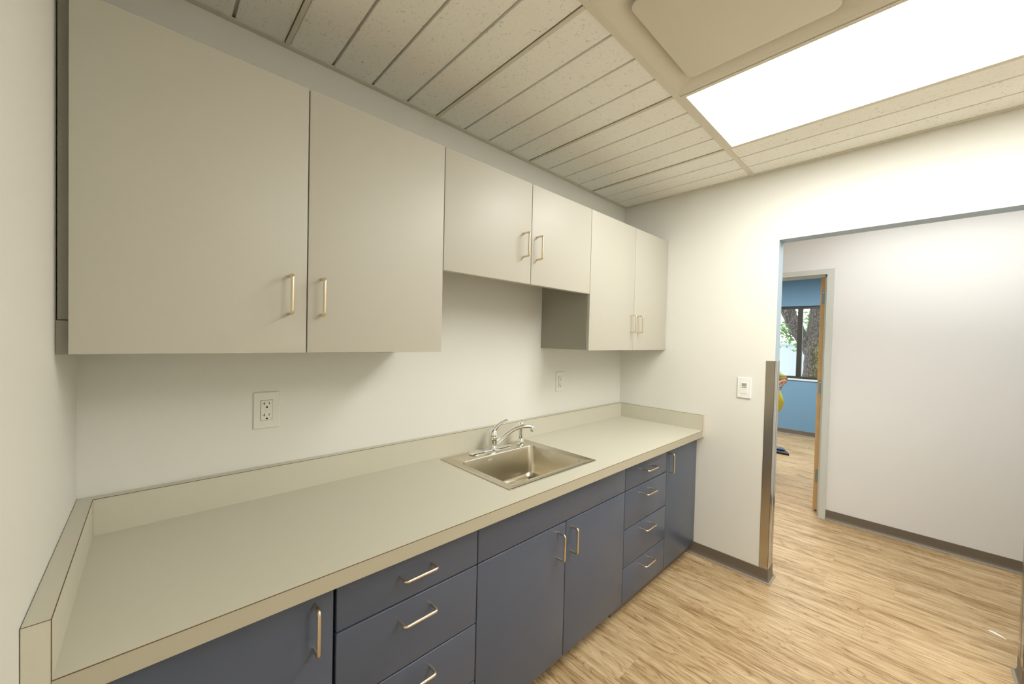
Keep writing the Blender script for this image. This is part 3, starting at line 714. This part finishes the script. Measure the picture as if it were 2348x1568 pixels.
for _ in range(900):
    q = rnd.random()
    if q < 0.45: c = (rnd.uniform(9.3, 9.8), rnd.gauss(0.12, 0.22), rnd.gauss(1.72, 0.14))
    elif q < 0.6: c = (rnd.uniform(9.2, 9.7), rnd.gauss(-0.1, 0.12), rnd.gauss(1.9, 0.25))
    else: c = (rnd.uniform(8.9, 10.2), rnd.gauss(0.1, 0.7), rnd.gauss(2.9, 0.45))
    leaf(c, rnd.uniform(0.05, 0.11))
obj('foliage', bm, M['leaf'], t)['kind'] = 'stuff'
bm = bmesh.new()
for a in ((9.0, -0.1, 1.62), (8.98, 0.02, 1.8)):
    tube(bm, smooth_path([a, (9.3, 0.12, 1.60), (9.5, 0.22, 1.66), (9.6, 0.34, 1.78)], 5), 0.012, 8)
tube(bm, smooth_path([(9.3, -0.2, 1.7), (9.6, 0.05, 1.55), (9.75, 0.18, 1.52), (9.8, 0.26, 1.56)], 5), 0.008, 8)
obj('twigs', bm, M['bark'], t)

# ------------------------------------------------------------------ person in the blue room, device on the floor, paper scrap
M['vest'] = mat('yellow_green_vest', (0.80, 0.74, 0.08), 0.7, bump=0.5, bscale=18, bdist=0.01)
M['sleeve'] = mat('olive_sleeve', (0.30, 0.33, 0.06), 0.7, bump=0.4, bscale=30, bdist=0.006)
M['skin'] = mat('skin', (0.70, 0.42, 0.30), 0.5)
M['trouser'] = mat('dark_trousers', (0.03, 0.035, 0.05), 0.8)
M['hair'] = mat('dark_hair', (0.03, 0.02, 0.015), 0.6)
M['blackplastic'] = mat('black_plastic', (0.012, 0.013, 0.012), 0.3)
M['blueshine'] = mat('blue_shiny_lid', (0.10, 0.13, 0.30), 0.12, metal=0.4)
PX, PY = 5.30, -0.318
t = thing('person', (PX, PY, 0), 'person in a yellow-green vest, half hidden behind the left edge of the opening', 'person')
def skin_obj(name, verts, edges, radii, m, parent, root=0, sub=2):
    org = ORG[parent.name]
    me = bpy.data.meshes.new(name); me.from_pydata([Vector(v)-org for v in verts], edges, []); me.materials.append(m)
    o = bpy.data.objects.new(name, me); COL.objects.link(o); o.parent = parent; ORG[o.name] = org
    sk = o.modifiers.new('skin', 'SKIN'); sk.use_smooth_shade = True
    lay = me.skin_vertices[0].data if me.skin_vertices else None
    if lay is None:
        bm2 = bmesh.new(); bm2.from_mesh(me); bm2.verts.layers.skin.verify(); bm2.to_mesh(me); bm2.free(); lay = me.skin_vertices[0].data
    for i, r in enumerate(radii):
        lay[i].radius = r if isinstance(r, tuple) else (r, r); lay[i].use_root = (i == root)
    sb = o.modifiers.new('sub', 'SUBSURF'); sb.levels = sub; sb.render_levels = sub
    return o
# faces -x (towards the hall); y- side is the picture's right
V = [(PX, PY, .96), (PX, PY, 1.12), (PX-.01, PY, 1.30), (PX, PY, 1.42), (PX-.01, PY, 1.50), (PX-.02, PY, 1.60),
     (PX, PY+.16, 1.40), (PX+.02, PY+.20, 1.14), (PX-.16, PY+.12, 1.05),
     (PX, PY-.150, 1.40), (PX+.02, PY-.160, 1.14), (PX-.09, PY-.245, 1.078), (PX-.15, PY-.315, 1.062),
     (PX, PY+.10, .86), (PX-.01, PY+.11, .50), (PX+.02, PY+.12, .10),
     (PX, PY-.10, .86), (PX-.01, PY-.10, .50), (PX+.02, PY-.09, .10)]
Ed = [(0,1),(1,2),(2,3),(3,4),(4,5),(3,6),(6,7),(7,8),(3,9),(9,10),(10,11),(11,12),(0,13),(13,14),(14,15),(0,16),(16,17),(17,18)]
Rd = [(.125,.15),(.115,.14),(.12,.15),(.09,.11),.055,.05,.060,.045,.034,.060,.046,.036,.028,(.085,.085),.058,.042,(.085,.085),.058,.042]
body = skin_obj('body', V, Ed, Rd, M['skin'], t)
# head
bm = bmesh.new()
bmesh.ops.create_uvsphere(bm, u_segments=28, v_segments=20, radius=1)
for v in bm.verts:
    x, y, z = v.co
    jaw = 1-0.22*max(0, -z)
    v.co = Vector((PX-0.025 + x*0.098*(1 if x > 0 else 1.0)*jaw, PY + y*0.076*jaw, 1.665 + z*0.118))
bx(bm, PX-0.140, PX-0.115, PY-0.012, PY+0.012, 1.635, 1.675, bev=0.006, seg=2)      # nose
for s in (-1, 1): bx(bm, PX-0.03, PX+0.005, PY+s*0.072, PY+s*0.088, 1.635, 1.695, bev=0.007, seg=2)   # ears
obj('head', bm, M['skin'], t, smooth=True)
for s in (-1, 1):
    bm = bmesh.new(); lathe(bm, (PX-0.117, PY+s*0.032, 1.675), [(0.001, -0.003), (0.010, 0.0), (0.010, 0.005)], 12, axis=0)
    obj('eye', bm, M['black'], t)
obj('mouth', box(PX-0.115, PX-0.108, PY-0.022, PY+0.022, 1.606, 1.612, bev=0.002), mat('lips', (0.45, 0.18, 0.15), 0.5), t)
bm = bmesh.new(); bmesh.ops.create_uvsphere(bm, u_segments=24, v_segments=16, radius=1)
bmesh.ops.bisect_plane(bm, geom=bm.verts[:]+bm.edges[:]+bm.faces[:], plane_co=(0, 0, 0.05), plane_no=(-0.75, 0, -1), clear_outer=True)
for v in bm.verts: v.co = Vector((PX-0.018+v.co.x*0.106, PY+v.co.y*0.084, 1.672+v.co.z*0.125))
obj('hair', bm, M['hair'], t, smooth=True)
# trousers
Vt = [(PX, PY, .93), (PX, PY+.10, .84), (PX-.01, PY+.11, .50), (PX+.02, PY+.12, .09), (PX, PY-.10, .84), (PX-.01, PY-.10, .50), (PX+.02, PY-.09, .09)]
skin_obj('trousers', Vt, [(0,1),(1,2),(2,3),(0,4),(4,5),(5,6)], [(.15,.17),(.105,.105),.078,.065,(.105,.105),.078,.065], M['trouser'], t)
for s, yy in ((1, PY+.12), (-1, PY-.09)):
    bm = bmesh.new(); loft_rr(bm, [(PX-.19, PX+.08, yy-.048, yy+.048, .045, 0.0), (PX-.19, PX+.08, yy-.048, yy+.048, .045, .03), (PX-.17, PX+.075, yy-.043, yy+.043, .04, .065), (PX-.05, PX+.07, yy-.038, yy+.038, .035, .10)], n=8)
    obj('shoe', bm, M['blackplastic'], t, smooth=True)
# vest: loose shell flaring at the open hem
bm = bmesh.new(); rs = []
for z, hx, hy in ((1.455, .07, .10), (1.43, .11, .165), (1.36, .145, .185), (1.25, .150, .185), (1.10, .150, .190), (.98, .155, .205), (.88, .165, .250), (.79, .170, .275), (.72, .165, .258), (.685, .160, .236)):
    pts = []
    for k in range(32):
        a = 2*math.pi*k/32; c, s = math.cos(a), math.sin(a)
        wv = 1+0.02*math.sin(a*7)*(1.5-z)
        pts.append((PX+math.copysign(abs(c)**0.8, c)*hx*wv, PY+math.copysign(abs(s)**0.8, s)*hy*wv, z))
    rs.append(ring(bm, pts))
for a, b in zip(rs, rs[1:]): bridge(bm, a, b)
vs = obj('vest', bm, M['vest'], t, smooth=True); so = vs.modifiers.new('thick', 'SOLIDIFY'); so.thickness = 0.006
skin_obj('sleeve', [(PX, PY-.152, 1.385), (PX+.02, PY-.160, 1.14), (PX-.09, PY-.245, 1.080), (PX-.135, PY-.318, 1.064)], [(0,1),(1,2),(2,3)], [.062,.052,.042,.038], M['sleeve'], t)
skin_obj('sleeve', [(PX, PY+.165, 1.385), (PX+.02, PY+.20, 1.14), (PX-.12, PY+.14, 1.07)], [(0,1),(1,2)], [.068,.056,.046], M['sleeve'], t)
# hands closed round the tablet
def hand(c, d, up, side):
    c, d, up = Vector(c), Vector(d).normalized(), Vector(up).normalized(); s = d.cross(up).normalized()*side
    Vh = [c, c+d*.045, c+d*.085]; Eh = [(0,1),(1,2)]; Rh = [.024, (.030,.018), (.032,.016)]
    for i, (o_, l) in enumerate(((-.030,.070),(-.010,.078),(.010,.074),(.029,.060))):
        k = len(Vh); b = c+d*.085+s*o_
        Vh += [b, b+d*l*.45-up*.006, b+d*l*.7-up*l*.30, b+d*l*.65-up*l*.62]; Eh += [(2,k),(k,k+1),(k+1,k+2),(k+2,k+3)]; Rh += [.010,.009,.0085,.008]
    k = len(Vh); b = c+d*.03-s*.026
    Vh += [b, b+d*.03-s*.022-up*.012, b+d*.055-s*.022-up*.030]; Eh += [(1,k),(k,k+1),(k+1,k+2)]; Rh += [.012,.010,.009]
    return skin_obj('hand', Vh, Eh, Rh, M['skin'], t, sub=1)
hand((PX-.140, PY-.318, 1.050), (-.5, .85, -.45), (-.3, -.1, .9), 1)
hand((PX-.15, PY+.125, 1.052), (-.8, -.5, -.2), (0, 0, 1), -1)
tb = thing('tablet', (PX-.30, PY-.10, 1.02), 'black tablet held by the person in the vest', 'tablet')
obj('case', box(PX-.42, PX-.26, PY-.31, PY+.03, 0.962, 0.972, bev=0.003), M['blackplastic'], tb)

t = thing('floor_device', (6.30, -0.45, 0), 'small flat black device with a shiny bluish oval top on the blue room floor', 'device')
def slant(bm):
    for v in bm.verts: v.co.y += (v.co.x-6.20)*0.40
bm = bmesh.new(); loft_rr(bm, [(6.20, 6.36, -0.500, -0.28, .012, 0.0), (6.20, 6.36, -0.502, -0.28, .012, .026), (6.212, 6.35, -0.488, -0.29, .012, .036), (6.25, 6.34, -0.455, -0.30, .012, .046)], n=6); slant(bm)
obj('body', bm, M['blackplastic'], t, smooth=False)
bm = bmesh.new(); loft_rr(bm, [(6.245, 6.335, -0.468, -0.315, .04, .0465), (6.24, 6.34, -0.472, -0.31, .045, .056), (6.255, 6.325, -0.455, -0.325, .034, .066)], n=10); slant(bm)
obj('lid', bm, M['blueshine'], t, smooth=True)

t = None
bm = bmesh.new()
sc = [(3.285, -1.868), (3.291, -1.876), (3.290, -1.893), (3.281, -1.905), (3.262, -1.925), (3.259, -1.921), (3.268, -1.903), (3.274, -1.888)]
top_ = [bm.verts.new((x, y, 0.0030 + 0.0015*math.sin(i))) for i, (x, y) in enumerate(sc)]
bot_ = [bm.verts.new((x, y, 0.0004)) for x, y in sc]
bm.faces.new(top_); bm.faces.new(bot_); bridge(bm, bot_, top_)
o = obj('paper_scrap', bm, M['paper'], None, origin=(3.275, -1.90, 0)); prop(o, 'thin white scrap of paper on the wood floor past the opening', 'paper')
